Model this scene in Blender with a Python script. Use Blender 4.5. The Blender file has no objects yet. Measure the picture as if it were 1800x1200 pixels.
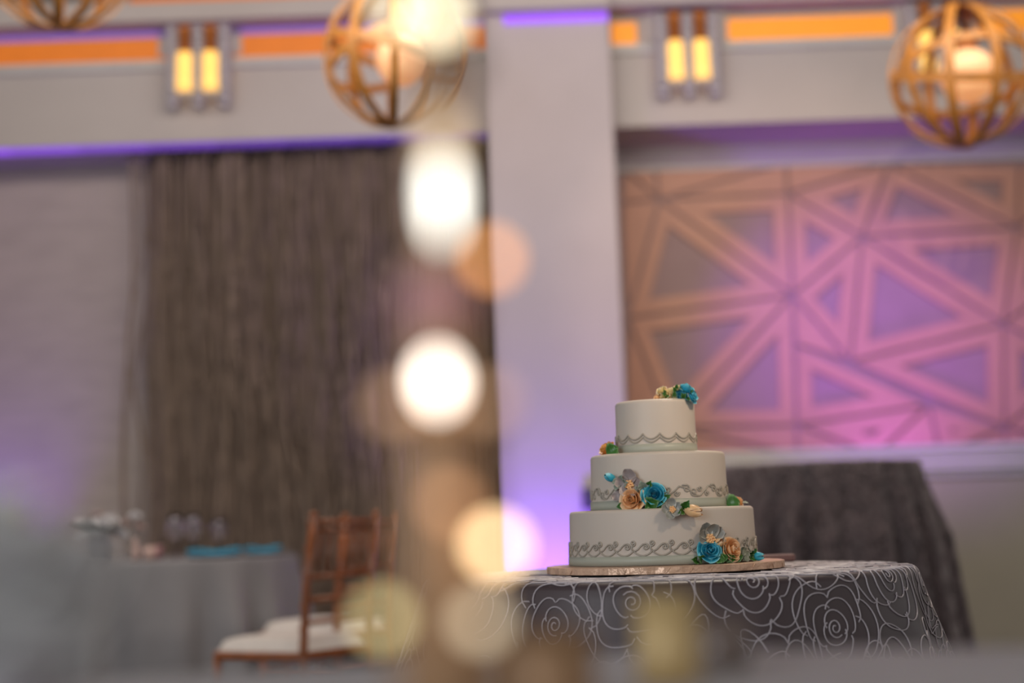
import bpy, math, random
from mathutils import Vector, Matrix, Quaternion
PI = math.pi
sc = bpy.context.scene
col = sc.collection
V = Vector

# ------------------------------------------------------------------ camera
F_PX = 2600.0                      # focal length in pixels of the 1800x1200 frame
CAM = V((0, 0, 0.857))
ROLL = 0.034
PITCH = math.atan(324 / F_PX)
_f = V((0, math.cos(PITCH), math.sin(PITCH)))
_u0 = V((0, -math.sin(PITCH), math.cos(PITCH)))
_x = V((1, 0, 0))
CR = _x * math.cos(ROLL) - _u0 * math.sin(ROLL)
CU = _x * math.sin(ROLL) + _u0 * math.cos(ROLL)
cd = bpy.data.cameras.new('camera')
cam = bpy.data.objects.new('camera', cd)
col.objects.link(cam)
cam.matrix_world = Matrix(((CR.x, CU.x, -_f.x, CAM.x), (CR.y, CU.y, -_f.y, CAM.y), (CR.z, CU.z, -_f.z, CAM.z), (0, 0, 0, 1)))
cd.sensor_width = 36
cd.sensor_fit = 'HORIZONTAL'
cd.lens = F_PX / 1800 * 36
cd.clip_start = 0.05
cd.dof.use_dof = True
cd.dof.focus_distance = 2.62
cd.dof.aperture_fstop = 1.55
sc.camera = cam

# ------------------------------------------------------------------ exposure, world, room lights
sc.view_settings.view_transform = 'Standard'
sc.view_settings.look = 'None'
sc.view_settings.gamma = 1
sc.view_settings.use_curve_mapping = False
sc.view_settings.exposure = 0.0
sc.cycles.use_denoising = True
sc.cycles.sample_clamp_indirect = 4.0
sc.cycles.caustics_refractive = False
sc.cycles.caustics_reflective = False
w = bpy.data.worlds.new('world')
sc.world = w
w.use_nodes = True
w.node_tree.nodes['Background'].inputs[0].default_value = (1.0, 0.97, 0.95, 1)
w.node_tree.nodes['Background'].inputs[1].default_value = 0.43


def aim(o, target):
    o.rotation_euler = (V(target) - o.location).to_track_quat('-Z', 'Y').to_euler()


def spot(name, loc, target, power, color, size, blend=0.6, radius=0.05):
    l = bpy.data.lights.new(name, 'SPOT')
    l.energy, l.color, l.spot_size, l.spot_blend, l.shadow_soft_size = power, color, size, blend, radius
    o = bpy.data.objects.new(name, l)
    o.location = loc
    col.objects.link(o)
    aim(o, target)
    return o


def area(name, loc, target, power, color, sx, sy):
    l = bpy.data.lights.new(name, 'AREA')
    l.shape = 'RECTANGLE'
    l.energy, l.color, l.size, l.size_y = power, color, sx, sy
    o = bpy.data.objects.new(name, l)
    o.location = loc
    col.objects.link(o)
    aim(o, target)
    return o


PURPLE = (0.25, 0.085, 1.0)
spot('cake_downlight', (1.8, 0.7, 3.4), (0.38, 2.85, 1.25), 430, (1.0, 0.78, 0.56), 0.25, 1.0, 0.30)
spot('back_downlight', (0.75, 4.3, 3.7), (0.32, 2.9, 0.9), 190, (1.0, 0.88, 0.74), 0.7, 0.8, 0.08)
spot('gallery_spotlight', (0.45, 0.0, 3.05), (1.75, 9.1, 2.0), 400, (1.0, 0.68, 0.46), 0.36, 0.5, 0.03)
spot('column_uplight_beam', (0.17, 7.9, 0.28), (0.14, 8.3, 1.3), 92, PURPLE, 1.75, 0.9, 0.05)
spot('panel_uplight_beam', (2.3, 8.72, 0.60), (2.3, 9.1, 1.80), 70, (0.42, 0.10, 1.0), 1.3, 1.0, 0.05)
spot('violet_panel_fill', (0.6, 5.4, 3.6), (2.32, 9.1, 1.72), 1000, (0.34, 0.075, 1.0), 0.60, 1.0, 0.05)  # unseen spot, added to spread the violet glow over the panel
spot('curtain_uplight_beam', (-3.18, 8.4, 0.28), (-3.16, 8.95, 1.5), 60, PURPLE, 1.2, 0.9, 0.05)
area('window_daylight', (-3.5, -2.5, 2.2), (-1.0, 3.5, 0.9), 110, (0.86, 0.93, 1.0), 3.0, 2.0)
area('ceiling_wash', (0.0, 5.2, 3.85), (0.0, 8.0, 1.8), 150, (1.0, 0.88, 0.78), 6.0, 0.8)


# ------------------------------------------------------------------ helpers
def ray(px, py):
    return _f + CR * ((px - 900) / F_PX) - CU * ((py - 600) / F_PX)


def P(px, py, Y):
    """world point at world depth Y that the picture shows at pixel (px, py)"""
    d = ray(px, py)
    return CAM + d * (Y / d.y)


def on_cyl(px, py, cx, cy, R):
    d = ray(px, py)
    a = d.x * d.x + d.y * d.y
    ox, oy = CAM.x - cx, CAM.y - cy
    b = 2 * (ox * d.x + oy * d.y)
    c = ox * ox + oy * oy - R * R
    disc = max(b * b - 4 * a * c, 0)
    t = (-b - math.sqrt(disc)) / (2 * a)
    return CAM + d * t


class MB:
    def __init__(s):
        s.v, s.f, s.a = [], [], []

    def add(s, vs, fs, at=None):
        n = len(s.v)
        s.v += [tuple(q) for q in vs]
        s.f += [tuple(i + n for i in q) for q in fs]
        s.a += list(at) if at else [0.0] * len(vs)
        return s

    def box(s, a, b):
        (x0, y0, z0), (x1, y1, z1) = a, b
        x0, x1 = min(x0, x1), max(x0, x1)
        y0, y1 = min(y0, y1), max(y0, y1)
        z0, z1 = min(z0, z1), max(z0, z1)
        vs = [(x0, y0, z0), (x1, y0, z0), (x1, y1, z0), (x0, y1, z0), (x0, y0, z1), (x1, y0, z1), (x1, y1, z1), (x0, y1, z1)]
        return s.add(vs, [(0, 3, 2, 1), (4, 5, 6, 7), (0, 1, 5, 4), (1, 2, 6, 5), (2, 3, 7, 6), (3, 0, 4, 7)])

    def lathe(s, prof, n=32, c=(0, 0, 0)):
        vs, fs = [], []
        for r, z in prof:
            for k in range(n):
                t = 2 * PI * k / n
                vs.append((c[0] + r * math.cos(t), c[1] + r * math.sin(t), c[2] + z))
        for i in range(len(prof) - 1):
            for k in range(n):
                k2 = (k + 1) % n
                fs.append((i * n + k, i * n + k2, (i + 1) * n + k2, (i + 1) * n + k))
        return s.add(vs, fs)

    def tube(s, pts, r, n=6, closed=False, ends=True):
        pts = [V(p) for p in pts]
        m = len(pts)
        if m < 2:
            return s
        rs = r if isinstance(r, (list, tuple)) else [r] * m
        tans = []
        for i in range(m):
            a = pts[(i - 1) % m] if closed or i > 0 else pts[i]
            b = pts[(i + 1) % m] if closed or i < m - 1 else pts[i]
            d = b - a
            tans.append(d.normalized() if d.length > 1e-9 else V((0, 0, 1)))
        ref = V((0, 0, 1)) if abs(tans[0].z) < 0.9 else V((1, 0, 0))
        nrm = (ref - tans[0] * ref.dot(tans[0])).normalized()
        vs, fs = [], []
        for i in range(m):
            nrm = nrm - tans[i] * nrm.dot(tans[i])
            nrm = nrm.normalized() if nrm.length > 1e-6 else tans[i].orthogonal().normalized()
            bi = tans[i].cross(nrm)
            for k in range(n):
                t = 2 * PI * k / n
                vs.append(pts[i] + (nrm * math.cos(t) + bi * math.sin(t)) * rs[i])
        for i in range(m if closed else m - 1):
            j = (i + 1) % m
            for k in range(n):
                k2 = (k + 1) % n
                fs.append((i * n + k, i * n + k2, j * n + k2, j * n + k))
        if ends and not closed:
            fs.append(tuple(range(n - 1, -1, -1)))
            fs.append(tuple(range((m - 1) * n, m * n)))
        return s.add(vs, fs)

    def grid(s, fn, nu, nv, at=None):
        vs, fs, aa = [], [], []
        for j in range(nv + 1):
            for i in range(nu + 1):
                vs.append(fn(i / nu, j / nv))
                aa.append(at(i / nu, j / nv) if at else 0.0)
        for j in range(nv):
            for i in range(nu):
                a = j * (nu + 1) + i
                fs.append((a, a + 1, a + nu + 2, a + nu + 1))
        return s.add(vs, fs, aa)

    def prism(s, poly, axis_fn, d0, d1):
        """poly: list of (a,b); axis_fn(a,b,d)->xyz"""
        n = len(poly)
        vs = [axis_fn(a, b, d0) for a, b in poly] + [axis_fn(a, b, d1) for a, b in poly]
        fs = [tuple(range(n)), tuple(range(2 * n - 1, n - 1, -1))]
        for i in range(n):
            j = (i + 1) % n
            fs.append((i, i + n, j + n, j))
        return s.add(vs, fs)

    def mesh(s, name, mat, smooth=True):
        me = bpy.data.meshes.new(name)
        me.from_pydata(s.v, [], s.f)
        if any(s.a):
            at = me.attributes.new('rim', 'FLOAT', 'POINT')
            at.data.foreach_set('value', s.a)
        if mat:
            me.materials.append(mat)
        if smooth:
            me.shade_smooth()
        me.update()
        return me

    def build(s, name, mat, parent=None, loc=(0, 0, 0), smooth=True, fix=True):
        me = s.mesh(name, mat, smooth)
        if fix:
            import bmesh
            bm = bmesh.new()
            bm.from_mesh(me)
            bmesh.ops.recalc_face_normals(bm, faces=bm.faces)
            bm.to_mesh(me)
            bm.free()
        return link(name, me, parent, loc)


def link(name, me, parent=None, loc=(0, 0, 0)):
    o = bpy.data.objects.new(name, me)
    col.objects.link(o)
    o.parent = parent
    o.location = loc
    return o


def bevel(o, wd=0.004, seg=2):
    m = o.modifiers.new('bevel', 'BEVEL')
    m.width, m.segments, m.limit_method, m.angle_limit = wd, seg, 'ANGLE', 0.6
    return o


def tag(o, label, cat, group=None, kind=None):
    o['label'] = label
    o['category'] = cat
    if group:
        o['group'] = group
    if kind:
        o['kind'] = kind
    return o


def struct(o, label=None):
    o['kind'] = 'structure'
    if label:
        o['label'] = label
    return o


def thing(name, label, cat, loc=(0, 0, 0), rz=0, group=None):
    o = bpy.data.objects.new(name, None)
    col.objects.link(o)
    o.location = loc
    o.rotation_euler = (0, 0, rz)
    o.empty_display_size = 0.05
    return tag(o, label, cat, group)


def part_empty(name, parent, loc, quat=None):
    o = bpy.data.objects.new(name, None)
    col.objects.link(o)
    o.parent = parent
    o.location = loc
    o.empty_display_size = 0.01
    if quat:
        o.rotation_mode = 'QUATERNION'
        o.rotation_quaternion = quat
    return o


def copy_tree(o, parent=None):
    c = o.copy()
    col.objects.link(c)
    c.parent = parent
    for ch in [q for q in col.objects if q.parent == o]:
        copy_tree(ch, c)
    return c


def srgb(r, g, b):
    f = lambda c: (c / 255 / 12.92) if c / 255 <= 0.04045 else ((c / 255 + 0.055) / 1.055) ** 2.4
    return (f(r), f(g), f(b), 1)


def mat(name, color, rough=0.6, metal=0.0, var=0.08, scale=20, bump=0.0, bscale=60, sheen=0.0, rim=None, spec=0.5, trans=0.0, emit=None, estr=0.0, stretch=(1, 1, 1), alpha=1.0, coat=0.0, sss=0.0):
    m = bpy.data.materials.new(name)
    m.use_nodes = True
    nt = m.node_tree
    b = nt.nodes['Principled BSDF']
    b.inputs['Roughness'].default_value = rough
    b.inputs['Metallic'].default_value = metal
    b.inputs['Specular IOR Level'].default_value = spec
    b.inputs['Transmission Weight'].default_value = trans
    b.inputs['Sheen Weight'].default_value = sheen
    b.inputs['Coat Weight'].default_value = coat
    b.inputs['Alpha'].default_value = alpha
    if sss:
        b.inputs['Subsurface Weight'].default_value = sss
        b.inputs['Subsurface Radius'].default_value = (0.01, 0.006, 0.004)
    tc = nt.nodes.new('ShaderNodeTexCoord')
    mp = nt.nodes.new('ShaderNodeMapping')
    mp.inputs['Scale'].default_value = stretch
    nt.links.new(tc.outputs['Object'], mp.inputs['Vector'])
    no = nt.nodes.new('ShaderNodeTexNoise')
    no.inputs['Scale'].default_value = scale
    no.inputs['Detail'].default_value = 4
    nt.links.new(mp.outputs['Vector'], no.inputs['Vector'])
    rp = nt.nodes.new('ShaderNodeValToRGB')
    c = color
    rp.color_ramp.elements[0].color = (c[0] * (1 - var), c[1] * (1 - var), c[2] * (1 - var), 1)
    rp.color_ramp.elements[1].color = (min(1, c[0] * (1 + var)), min(1, c[1] * (1 + var)), min(1, c[2] * (1 + var)), 1)
    rp.color_ramp.elements[0].position = 0.3
    rp.color_ramp.elements[1].position = 0.7
    nt.links.new(no.outputs['Fac'], rp.inputs['Fac'])
    out = rp.outputs['Color']
    if rim:
        at = nt.nodes.new('ShaderNodeAttribute')
        at.attribute_name = 'rim'
        mx = nt.nodes.new('ShaderNodeMix')
        mx.data_type = 'RGBA'
        nt.links.new(at.outputs['Fac'], mx.inputs[0])
        nt.links.new(out, mx.inputs[6])
        mx.inputs[7].default_value = rim
        out = mx.outputs[2]
    nt.links.new(out, b.inputs['Base Color'])
    if bump:
        n2 = nt.nodes.new('ShaderNodeTexNoise')
        n2.inputs['Scale'].default_value = bscale
        n2.inputs['Detail'].default_value = 5
        nt.links.new(mp.outputs['Vector'], n2.inputs['Vector'])
        bp = nt.nodes.new('ShaderNodeBump')
        bp.inputs['Strength'].default_value = bump
        bp.inputs['Distance'].default_value = 0.01
        nt.links.new(n2.outputs['Fac'], bp.inputs['Height'])
        nt.links.new(bp.outputs['Normal'], b.inputs['Normal'])
    if emit:
        b.inputs['Emission Color'].default_value = emit
        b.inputs['Emission Strength'].default_value = estr
    return m


M = {}
M['wall'] = mat('wall_paint', srgb(186, 178, 174), 0.7, var=0.03, scale=3, bump=0.05, bscale=90)
M['column'] = mat('column_paint', srgb(188, 178, 178), 0.65, var=0.03, scale=3, bump=0.05, bscale=90)
M['trim'] = mat('trim_paint', srgb(196, 194, 190), 0.45, var=0.03, scale=5)
M['recess'] = mat('recess_wall_covering', srgb(176, 164, 156), 0.8, var=0.07, scale=4, bump=0.1, bscale=40, stretch=(1, 1, 4))
M['dado'] = mat('dado_paint', srgb(158, 152, 136), 0.6, var=0.04, scale=3)
M['ceiling'] = mat('ceiling_paint', srgb(170, 164, 158), 0.8, var=0.03, scale=3)
M['floor'] = mat('carpet', srgb(88, 80, 78), 0.95, var=0.25, scale=30, bump=0.3, bscale=300)
M['inset'] = mat('panel_inset', srgb(148, 122, 120), 0.6, var=0.05, scale=6)
M['lath'] = mat('panel_lath', srgb(184, 138, 116), 0.55, var=0.05, scale=6)
M['curtain'] = mat('brown_drape', srgb(150, 132, 118), 0.85, var=0.12, scale=14, stretch=(1, 1, 0.15), sheen=0.2)
M['strand'] = mat('brown_strand', srgb(138, 120, 106), 0.8, var=0.25, scale=9)
M['wood'] = mat('orb_wood', srgb(176, 118, 52), 0.45, var=0.2, scale=14, bump=0.05, bscale=40)
M['chairwood'] = mat('mahogany', srgb(150, 84, 42), 0.3, var=0.2, scale=20, coat=0.3)
M['cushion'] = mat('ivory_cushion', srgb(214, 206, 198), 0.8, var=0.04, scale=30, bump=0.05, bscale=200)
M['glow_ball'] = mat('orb_bulb', srgb(255, 214, 170), 0.4, emit=srgb(255, 172, 108), estr=0.55)
M['tube'] = mat('amber_tube', srgb(255, 210, 130), 0.4, emit=srgb(255, 196, 86), estr=1.0)
M['copper'] = mat('copper', srgb(186, 112, 50), 0.35, metal=0.3, var=0.1)
M['glassblock'] = mat('frosted_glass_block', srgb(176, 170, 176), 0.2, var=0.04, scale=8, coat=0.5)
M['amber1'] = mat('amber_lightbox_warm', srgb(240, 150, 40), 0.5, emit=srgb(238, 146, 34), estr=0.52)
M['amber2'] = mat('amber_lightbox_dim', srgb(200, 110, 30), 0.5, emit=srgb(220, 116, 26), estr=0.42)
M['violet'] = mat('violet_led', srgb(150, 90, 240), 0.5, emit=srgb(150, 84, 240), estr=0.8)
M['violet2'] = mat('violet_led_dim', srgb(120, 80, 180), 0.5, emit=srgb(128, 84, 190), estr=0.5)
M['violet3'] = mat('violet_led_low', srgb(100, 70, 170), 0.5, emit=srgb(110, 70, 180), estr=0.42)
M['cloth'] = mat('dark_satin', srgb(75, 60, 62), 0.42, var=0.10, scale=3, sheen=0.15, bump=0.03, bscale=300)
M['cord'] = mat('silver_cord', srgb(196, 186, 190), 0.4, var=0.08, scale=30)
M['cloth2'] = mat('plum_rosette_cloth', srgb(62, 47, 48), 0.6, var=0.15, scale=8, sheen=0.25)
M['ruffle'] = mat('plum_ruffle', srgb(98, 82, 84), 0.55, var=0.1, scale=10, sheen=0.25)
M['greycloth'] = mat('grey_linen', srgb(128, 126, 128), 0.7, var=0.05, scale=6, sheen=0.1)
M['frontcloth'] = mat('pale_grey_linen', srgb(206, 202, 202), 0.6, var=0.04, scale=6)
M['fondant'] = mat('fondant', srgb(206, 194, 182), 0.5, var=0.02, scale=9, bump=0.06, bscale=22, sss=0.15)
M['band'] = mat('sage_band', srgb(172, 174, 160), 0.42, var=0.05, scale=14, stretch=(1, 1, 8))
M['piping'] = mat('piping', srgb(168, 160, 148), 0.35, var=0.05)
M['foil'] = mat('gold_foil', srgb(222, 184, 156), 0.36, metal=0.3, var=0.06, scale=18, bump=0.9, bscale=26)
M['blue'] = mat('turquoise_sugar', srgb(56, 178, 206), 0.4, var=0.10, scale=90, rim=srgb(140, 218, 230), sss=0.1)
M['peach'] = mat('peach_sugar', srgb(250, 202, 148), 0.42, var=0.05, scale=60, rim=srgb(250, 216, 180), sss=0.2)
M['cream'] = mat('cream_sugar', srgb(240, 220, 160), 0.42, var=0.05, scale=60, rim=srgb(250, 240, 216), sss=0.2)
M['orange'] = mat('orange_sugar', srgb(222, 156, 80), 0.45, var=0.1, scale=60, rim=srgb(240, 190, 120))
M['leaf'] = mat('green_sugar', srgb(52, 104, 36), 0.34, var=0.35, scale=120, rim=srgb(132, 172, 112))
M['sage'] = mat('sage_sugar', srgb(142, 154, 138), 0.4, var=0.08, scale=60, rim=srgb(186, 190, 178))
M['grey'] = mat('grey_sugar', srgb(150, 152, 146), 0.35, var=0.05, scale=50, rim=srgb(196, 194, 186))
M['mauvegrey'] = mat('mauve_grey_sugar', srgb(168, 154, 152), 0.4, var=0.05, scale=50, rim=srgb(200, 190, 186))
M['mauve'] = mat('mauve_box', srgb(136, 104, 104), 0.5)
M['teal'] = mat('teal_napkin', srgb(0, 146, 182), 0.6, var=0.1, scale=20)
M['china'] = mat('grey_china', srgb(150, 146, 150), 0.25, var=0.02)
M['glass'] = mat('clear_glass', (0.95, 0.93, 0.97, 1), 0.03, trans=1.0, var=0.0)
M['gold'] = mat('gold_metal', srgb(188, 142, 82), 0.35, metal=0.8, var=0.08)
M['brass'] = mat('antique_brass', srgb(158, 122, 88), 0.4, metal=0.25, var=0.1)
M['votive'] = mat('gold_votive', srgb(206, 176, 122), 0.4, metal=0.2, var=0.1)
M['smoke'] = mat('smoky_glass', srgb(120, 104, 96), 0.15, var=0.05)
M['mauveglass'] = mat('mauve_glass', srgb(190, 140, 142), 0.2, var=0.05)
M['petalwhite'] = mat('white_petal', srgb(226, 224, 226), 0.5, var=0.04, rim=srgb(232, 232, 228))
M['petalpink'] = mat('blush_petal', srgb(190, 160, 150), 0.5, var=0.05, rim=srgb(214, 196, 190))
M['stemgreen'] = mat('dusty_stem', srgb(148, 150, 144), 0.6, var=0.1)
M['black'] = mat('black_metal', srgb(40, 38, 42), 0.4, var=0.05)
M['darkgrey'] = mat('dark_grey_plastic', srgb(72, 66, 80), 0.5, var=0.03)
M['lens'] = mat('uplight_lens', srgb(150, 90, 240), 0.3, emit=srgb(150, 84, 240), estr=2.0)

# ------------------------------------------------------------------ structure
CZ = 4.05
zs = P(1100, 223, 8.5).z            # soffit height
xl, xr = -6.5, 7.5
cx0, cx1 = P(868, 600, 8.3).x, P(1091, 500, 8.3).x     # column
lc1 = P(-130, 600, 8.3).x                                 # right edge of the far-left column

m = MB().box((xl, -4, -0.1), (xr, 9.3, 0))
struct(m.build('floor', M['floor'], smooth=False))
m = MB().box((xl, -1.0, CZ), (xr, 9.3, CZ + 0.1))
struct(m.build('ceiling', M['ceiling'], smooth=False))
# header wall over both recesses
o = struct(MB().box((xl, 8.5, zs), (xr, 9.15, CZ)).build('wall_header', M['wall'], smooth=False))
o = struct(MB().box((xl, 8.95, 0), (cx1 - 0.1, 9.15, zs)).build('wall_left_recess', M['recess'], smooth=False))
o = struct(MB().box((cx1 - 0.1, 9.1, 0), (xr, 9.2, zs)).build('wall_right_recess', M['inset'], smooth=False))
o = struct(MB().box((cx0, 8.3, 0), (cx1, 9.15, CZ)).build('wall_column', M['column'], smooth=False))
bevel(o, 0.012)
o = struct(MB().box((lc1 - 0.8, 8.3, 0), (lc1, 9.15, CZ)).build('wall_column_far', M['column'], smooth=False))
bevel(o, 0.012)

# beam running over the header
def zline(y_at_900):
    return P(900, y_at_900, 8.5).z
zb0, zb1 = zline(38), zline(6)
bm_ = MB().box((lc1, 8.28, zb0), (cx0, 8.5, zb1))
struct(bm_.build('trim_1', M['wall'], smooth=False))
bm_ = MB().box((cx1, 8.28, zb0), (xr, 8.5, zb1 + 0.12))
struct(bm_.build('trim_2', M['wall'], smooth=False))
# thin ledge under the light boxes
za0, za1 = zline(88), zline(49)
struct(MB().box((cx1, 8.46, za0 - 0.05), (xr, 8.5, za0 - 0.004)).build('trim_3', M['trim'], smooth=False))
struct(MB().box((lc1, 8.46, za0 - 0.05), (cx0, 8.5, za0 - 0.004)).build('trim_4', M['trim'], smooth=False))


def lightbox(px0, px1, z0, z1, Y, material, name, label, cat='light'):
    x0, x1 = P(px0, 60, Y).x, P(px1, 60, Y).x
    t = thing(name, label, cat, ((x0 + x1) / 2, Y, z0))
    h, w2 = z1 - z0, (x1 - x0) / 2
    MB().box((-w2, -0.03, 0), (w2, 0.0, h)).build('glow_face', material, t, smooth=False)
    MB().box((-w2, -0.034, -0.004), (w2, 0.0, 0)).build('lower_lip', M['trim'], t, smooth=False)
    MB().box((-w2, -0.034, h), (w2, 0.0, h + 0.004)).build('upper_lip', M['trim'], t, smooth=False)
    return t


lightbox(-110, 298, za0, za1, 8.5, M['amber2'], 'amber_light_strip', 'amber glowing strip on wall left of the left tube sconce')
lightbox(412, 862, za0, za1, 8.5, M['amber2'], 'amber_light_strip', 'amber glowing strip between the left tube sconce and the pale column')
lightbox(1074, 1118, za0, za1, 8.5, M['amber1'], 'amber_light_strip', 'short amber glowing strip between pale column and middle tube sconce')
lightbox(1264, 1592, za0, za1, 8.5, M['amber1'], 'amber_light_strip', 'bright amber strip between middle sconce and right orb pendant')
lightbox(1716, 1990, za0, za1, 8.5, M['amber1'], 'amber_light_strip', 'amber glowing strip seen through and right of the right orb pendant')
lightbox(230, 860, zline(-6) , zline(-34), 8.5, M['amber2'], 'amber_light_strip', 'amber strip at the top picture edge above the left beam')
lightbox(-110, 298, za1 + 0.006, zb0 - 0.002, 8.49, M['violet2'], 'violet_light_strip', 'violet glowing line above amber strip left of the left sconce')
lightbox(412, 862, za1 + 0.006, zb0 - 0.002, 8.49, M['violet2'], 'violet_light_strip', 'violet glowing line above amber strip between left sconce and column')
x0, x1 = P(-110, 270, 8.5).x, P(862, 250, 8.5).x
t = thing('soffit_uplight_glow', 'long violet glow added as uplight on the soffit above the brown drape', 'light', (x0, 8.52, zs))  # added glowing band in place of violet uplight on the soffit underside
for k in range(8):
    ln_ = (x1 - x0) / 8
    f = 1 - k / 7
    vm = mat('violet_soffit_glow', srgb(100 + 40 * f, 70 + 14 * f, 170 + 60 * f), 0.5, emit=srgb(108 + 42 * f, 68 + 16 * f, 176 + 64 * f), estr=0.36 + 0.5 * f * f)  # emission fades to the right, as the uplight on the soffit would
    MB().box((k * ln_, 0, -0.012), ((k + 1) * ln_, 0.10, 0)).build('glow_face', vm, t, smooth=False)
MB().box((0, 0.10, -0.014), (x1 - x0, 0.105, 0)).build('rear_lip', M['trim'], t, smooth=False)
x0, x1 = P(885, 34, 8.3).x, cx1 - 0.01
t = thing('violet_light_strip', 'bright violet glowing line across the top of the pale column', 'light', ((x0 + x1) / 2, 8.3, P(975, 40, 8.3).z))
MB().box((-(x1 - x0) / 2, -0.02, 0), ((x1 - x0) / 2, 0, 0.045)).build('glow_face', M['violet'], t, smooth=False)
o = MB().box((cx0, 8.2, P(975, 26, 8.3).z + 0.005), (cx1, 8.3, P(975, 0, 8.3).z + 0.15))
struct(o.build('trim_5', M['wall'], smooth=False))

# recess crown on the right, panel moulding
zc0, zc1 = P(1400, 294, 9.1).z, P(1400, 262, 9.1).z
prof = [(0, zc0), (-0.03, zc0), (-0.035, zc0 + 0.03), (-0.06, zc0 + 0.04), (-0.09, zc1 - 0.03), (-0.1, zc1 - 0.02), (-0.1, zc1), (0, zc1)]
m = MB().prism([(a, b) for a, b in prof], lambda a, b, d: (d, 9.1 + a, b), cx1, xr)
struct(m.build('trim_6', M['trim'], smooth=False))
struct(MB().box((cx1, 9.0, zc1), (xr, 9.1, zs)).build('trim_7', M['wall'], smooth=False))

# dado wall with moulded rail
zr1, zr0 = P(1500, 786, 8.4).z, P(1625, 839, 8.4).z
MBd = MB().box((cx1, 8.42, 0), (xr, 8.55, zr1 - 0.03))
struct(MBd.build('wall_dado', M['dado'], smooth=False))
hr = zr1 - zr0
prof = [(0.2, zr1), (-0.07, zr1), (-0.08, zr1 - 0.008), (-0.08, zr1 - 0.03), (-0.065, zr1 - 0.036), (-0.065, zr1 - 0.075), (-0.05, zr1 - 0.082), (-0.05, zr0 + 0.045), (-0.035, zr0 + 0.038), (-0.02, zr0 + 0.01), (-0.02, zr0), (0.2, zr0)]
m = MB().prism(prof, lambda a, b, d: (d, 8.42 + a, b), cx1, xr)
struct(m.build('trim_8', M['trim'], smooth=False))

# ------------------------------------------------------------------ triangle panelling on the recess wall
YP = 9.1
pts = dict(
    A=(1392, 520), B=(1103, 560), C=(1158, 352), D=(1178, 752), E=(1384, 342), Fv=(1514, 418), G=(1494, 637), H=(1762, 571),
    I=(1764, 752), K=(1397, 606), L=(1399, 748), J=(1632, 712), Mv=(1786, 402), N=(1520, 330), O=(1096, 300), Q=(1150, 292), R=(1380, 288),
    S=(1092, 358), T=(1100, 760), U=(1120, 795), W=(1400, 800), X=(1540, 800), Z=(1650, 800), AA=(1764, 800), BB=(1900, 470), CC=(1900, 640), DD=(1900, 300), EE=(1930, 790),
    FF=(1200, 800), GG=(1790, 292), HH=(1560, 290))
W2 = {k: (P(px, py, YP).x, P(px, py, YP).z) for k, (px, py) in pts.items()}
tris = ['A B C', 'A C E', 'A E Fv', 'A Fv G', 'Fv G H', 'A B D', 'A D L', 'K L J', 'G H I', 'A G K', 'Fv H Mv', 'C Q R', 'C R E', 'S B C', 'B T D', 'D L W', 'D FF W', 'L J X', 'L W X', 'J X Z', 'J I Z', 'I Z AA',
        'H BB Mv', 'H BB CC', 'H CC I', 'CC I EE', 'I AA EE', 'E R HH', 'E HH Fv', 'Fv HH Mv', 'HH GG Mv', 'S C O', 'C O Q', 'Mv DD BB', 'Mv DD GG', 'T D FF']
wallp = bpy.data.objects['wall_right_recess']
def inset(poly, d):
    n = len(poly)
    cxm = sum(p[0] for p in poly) / n; cym = sum(p[1] for p in poly) / n
    ar = sum(poly[i][0] * poly[(i + 1) % n][1] - poly[(i + 1) % n][0] * poly[i][1] for i in range(n))
    if ar < 0:
        poly = poly[::-1]
    a, b, c = [V((p[0], p[1])) for p in poly]
    la, lb, lc = (b - c).length, (c - a).length, (a - b).length
    inc = (a * la + b * lb + c * lc) / (la + lb + lc)
    r = abs((b - a).x * (c - a).y - (b - a).y * (c - a).x) / (la + lb + lc)
    k = max(0.0, 1 - d / r)
    return [tuple(inc + (q - inc) * k) for q in (a, b, c)], k
for s in tris:
    poly = [W2[k] for k in s.split()]
    p0, k0 = inset(poly, 0.011)
    p1, k1 = inset(poly, 0.098)
    p0 = [(a, min(max(b, zr1 - 0.12), zc0 + 0.02)) for a, b in p0]
    p1 = [(a, min(max(b, zr1 - 0.12), zc0 - 0.03)) for a, b in p1]
    fr = MB()
    y0, y1 = YP - 0.024, YP - 0.001
    if k1 > 0.04:
        vs = [(a, y0, b) for a, b in p0] + [(a, y0, b) for a, b in p1] + [(a, y1, b) for a, b in p0] + [(a, y1, b) for a, b in p1]
        fs = []
        for i in range(3):
            j = (i + 1) % 3
            fs += [(i, j, 3 + j, 3 + i), (i, 6 + i, 6 + j, j), (3 + i, 3 + j, 9 + j, 9 + i)]
        fr.add(vs, fs)
    elif k0 > 0.1:
        fr.add([(a, y0, b) for a, b in p0] + [(a, y1, b) for a, b in p0], [(0, 1, 2), (0, 3, 4, 1), (1, 4, 5, 2), (2, 5, 3, 0)])
    else:
        continue
    fr.build('panel', M['lath'], wallp, smooth=False)

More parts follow.
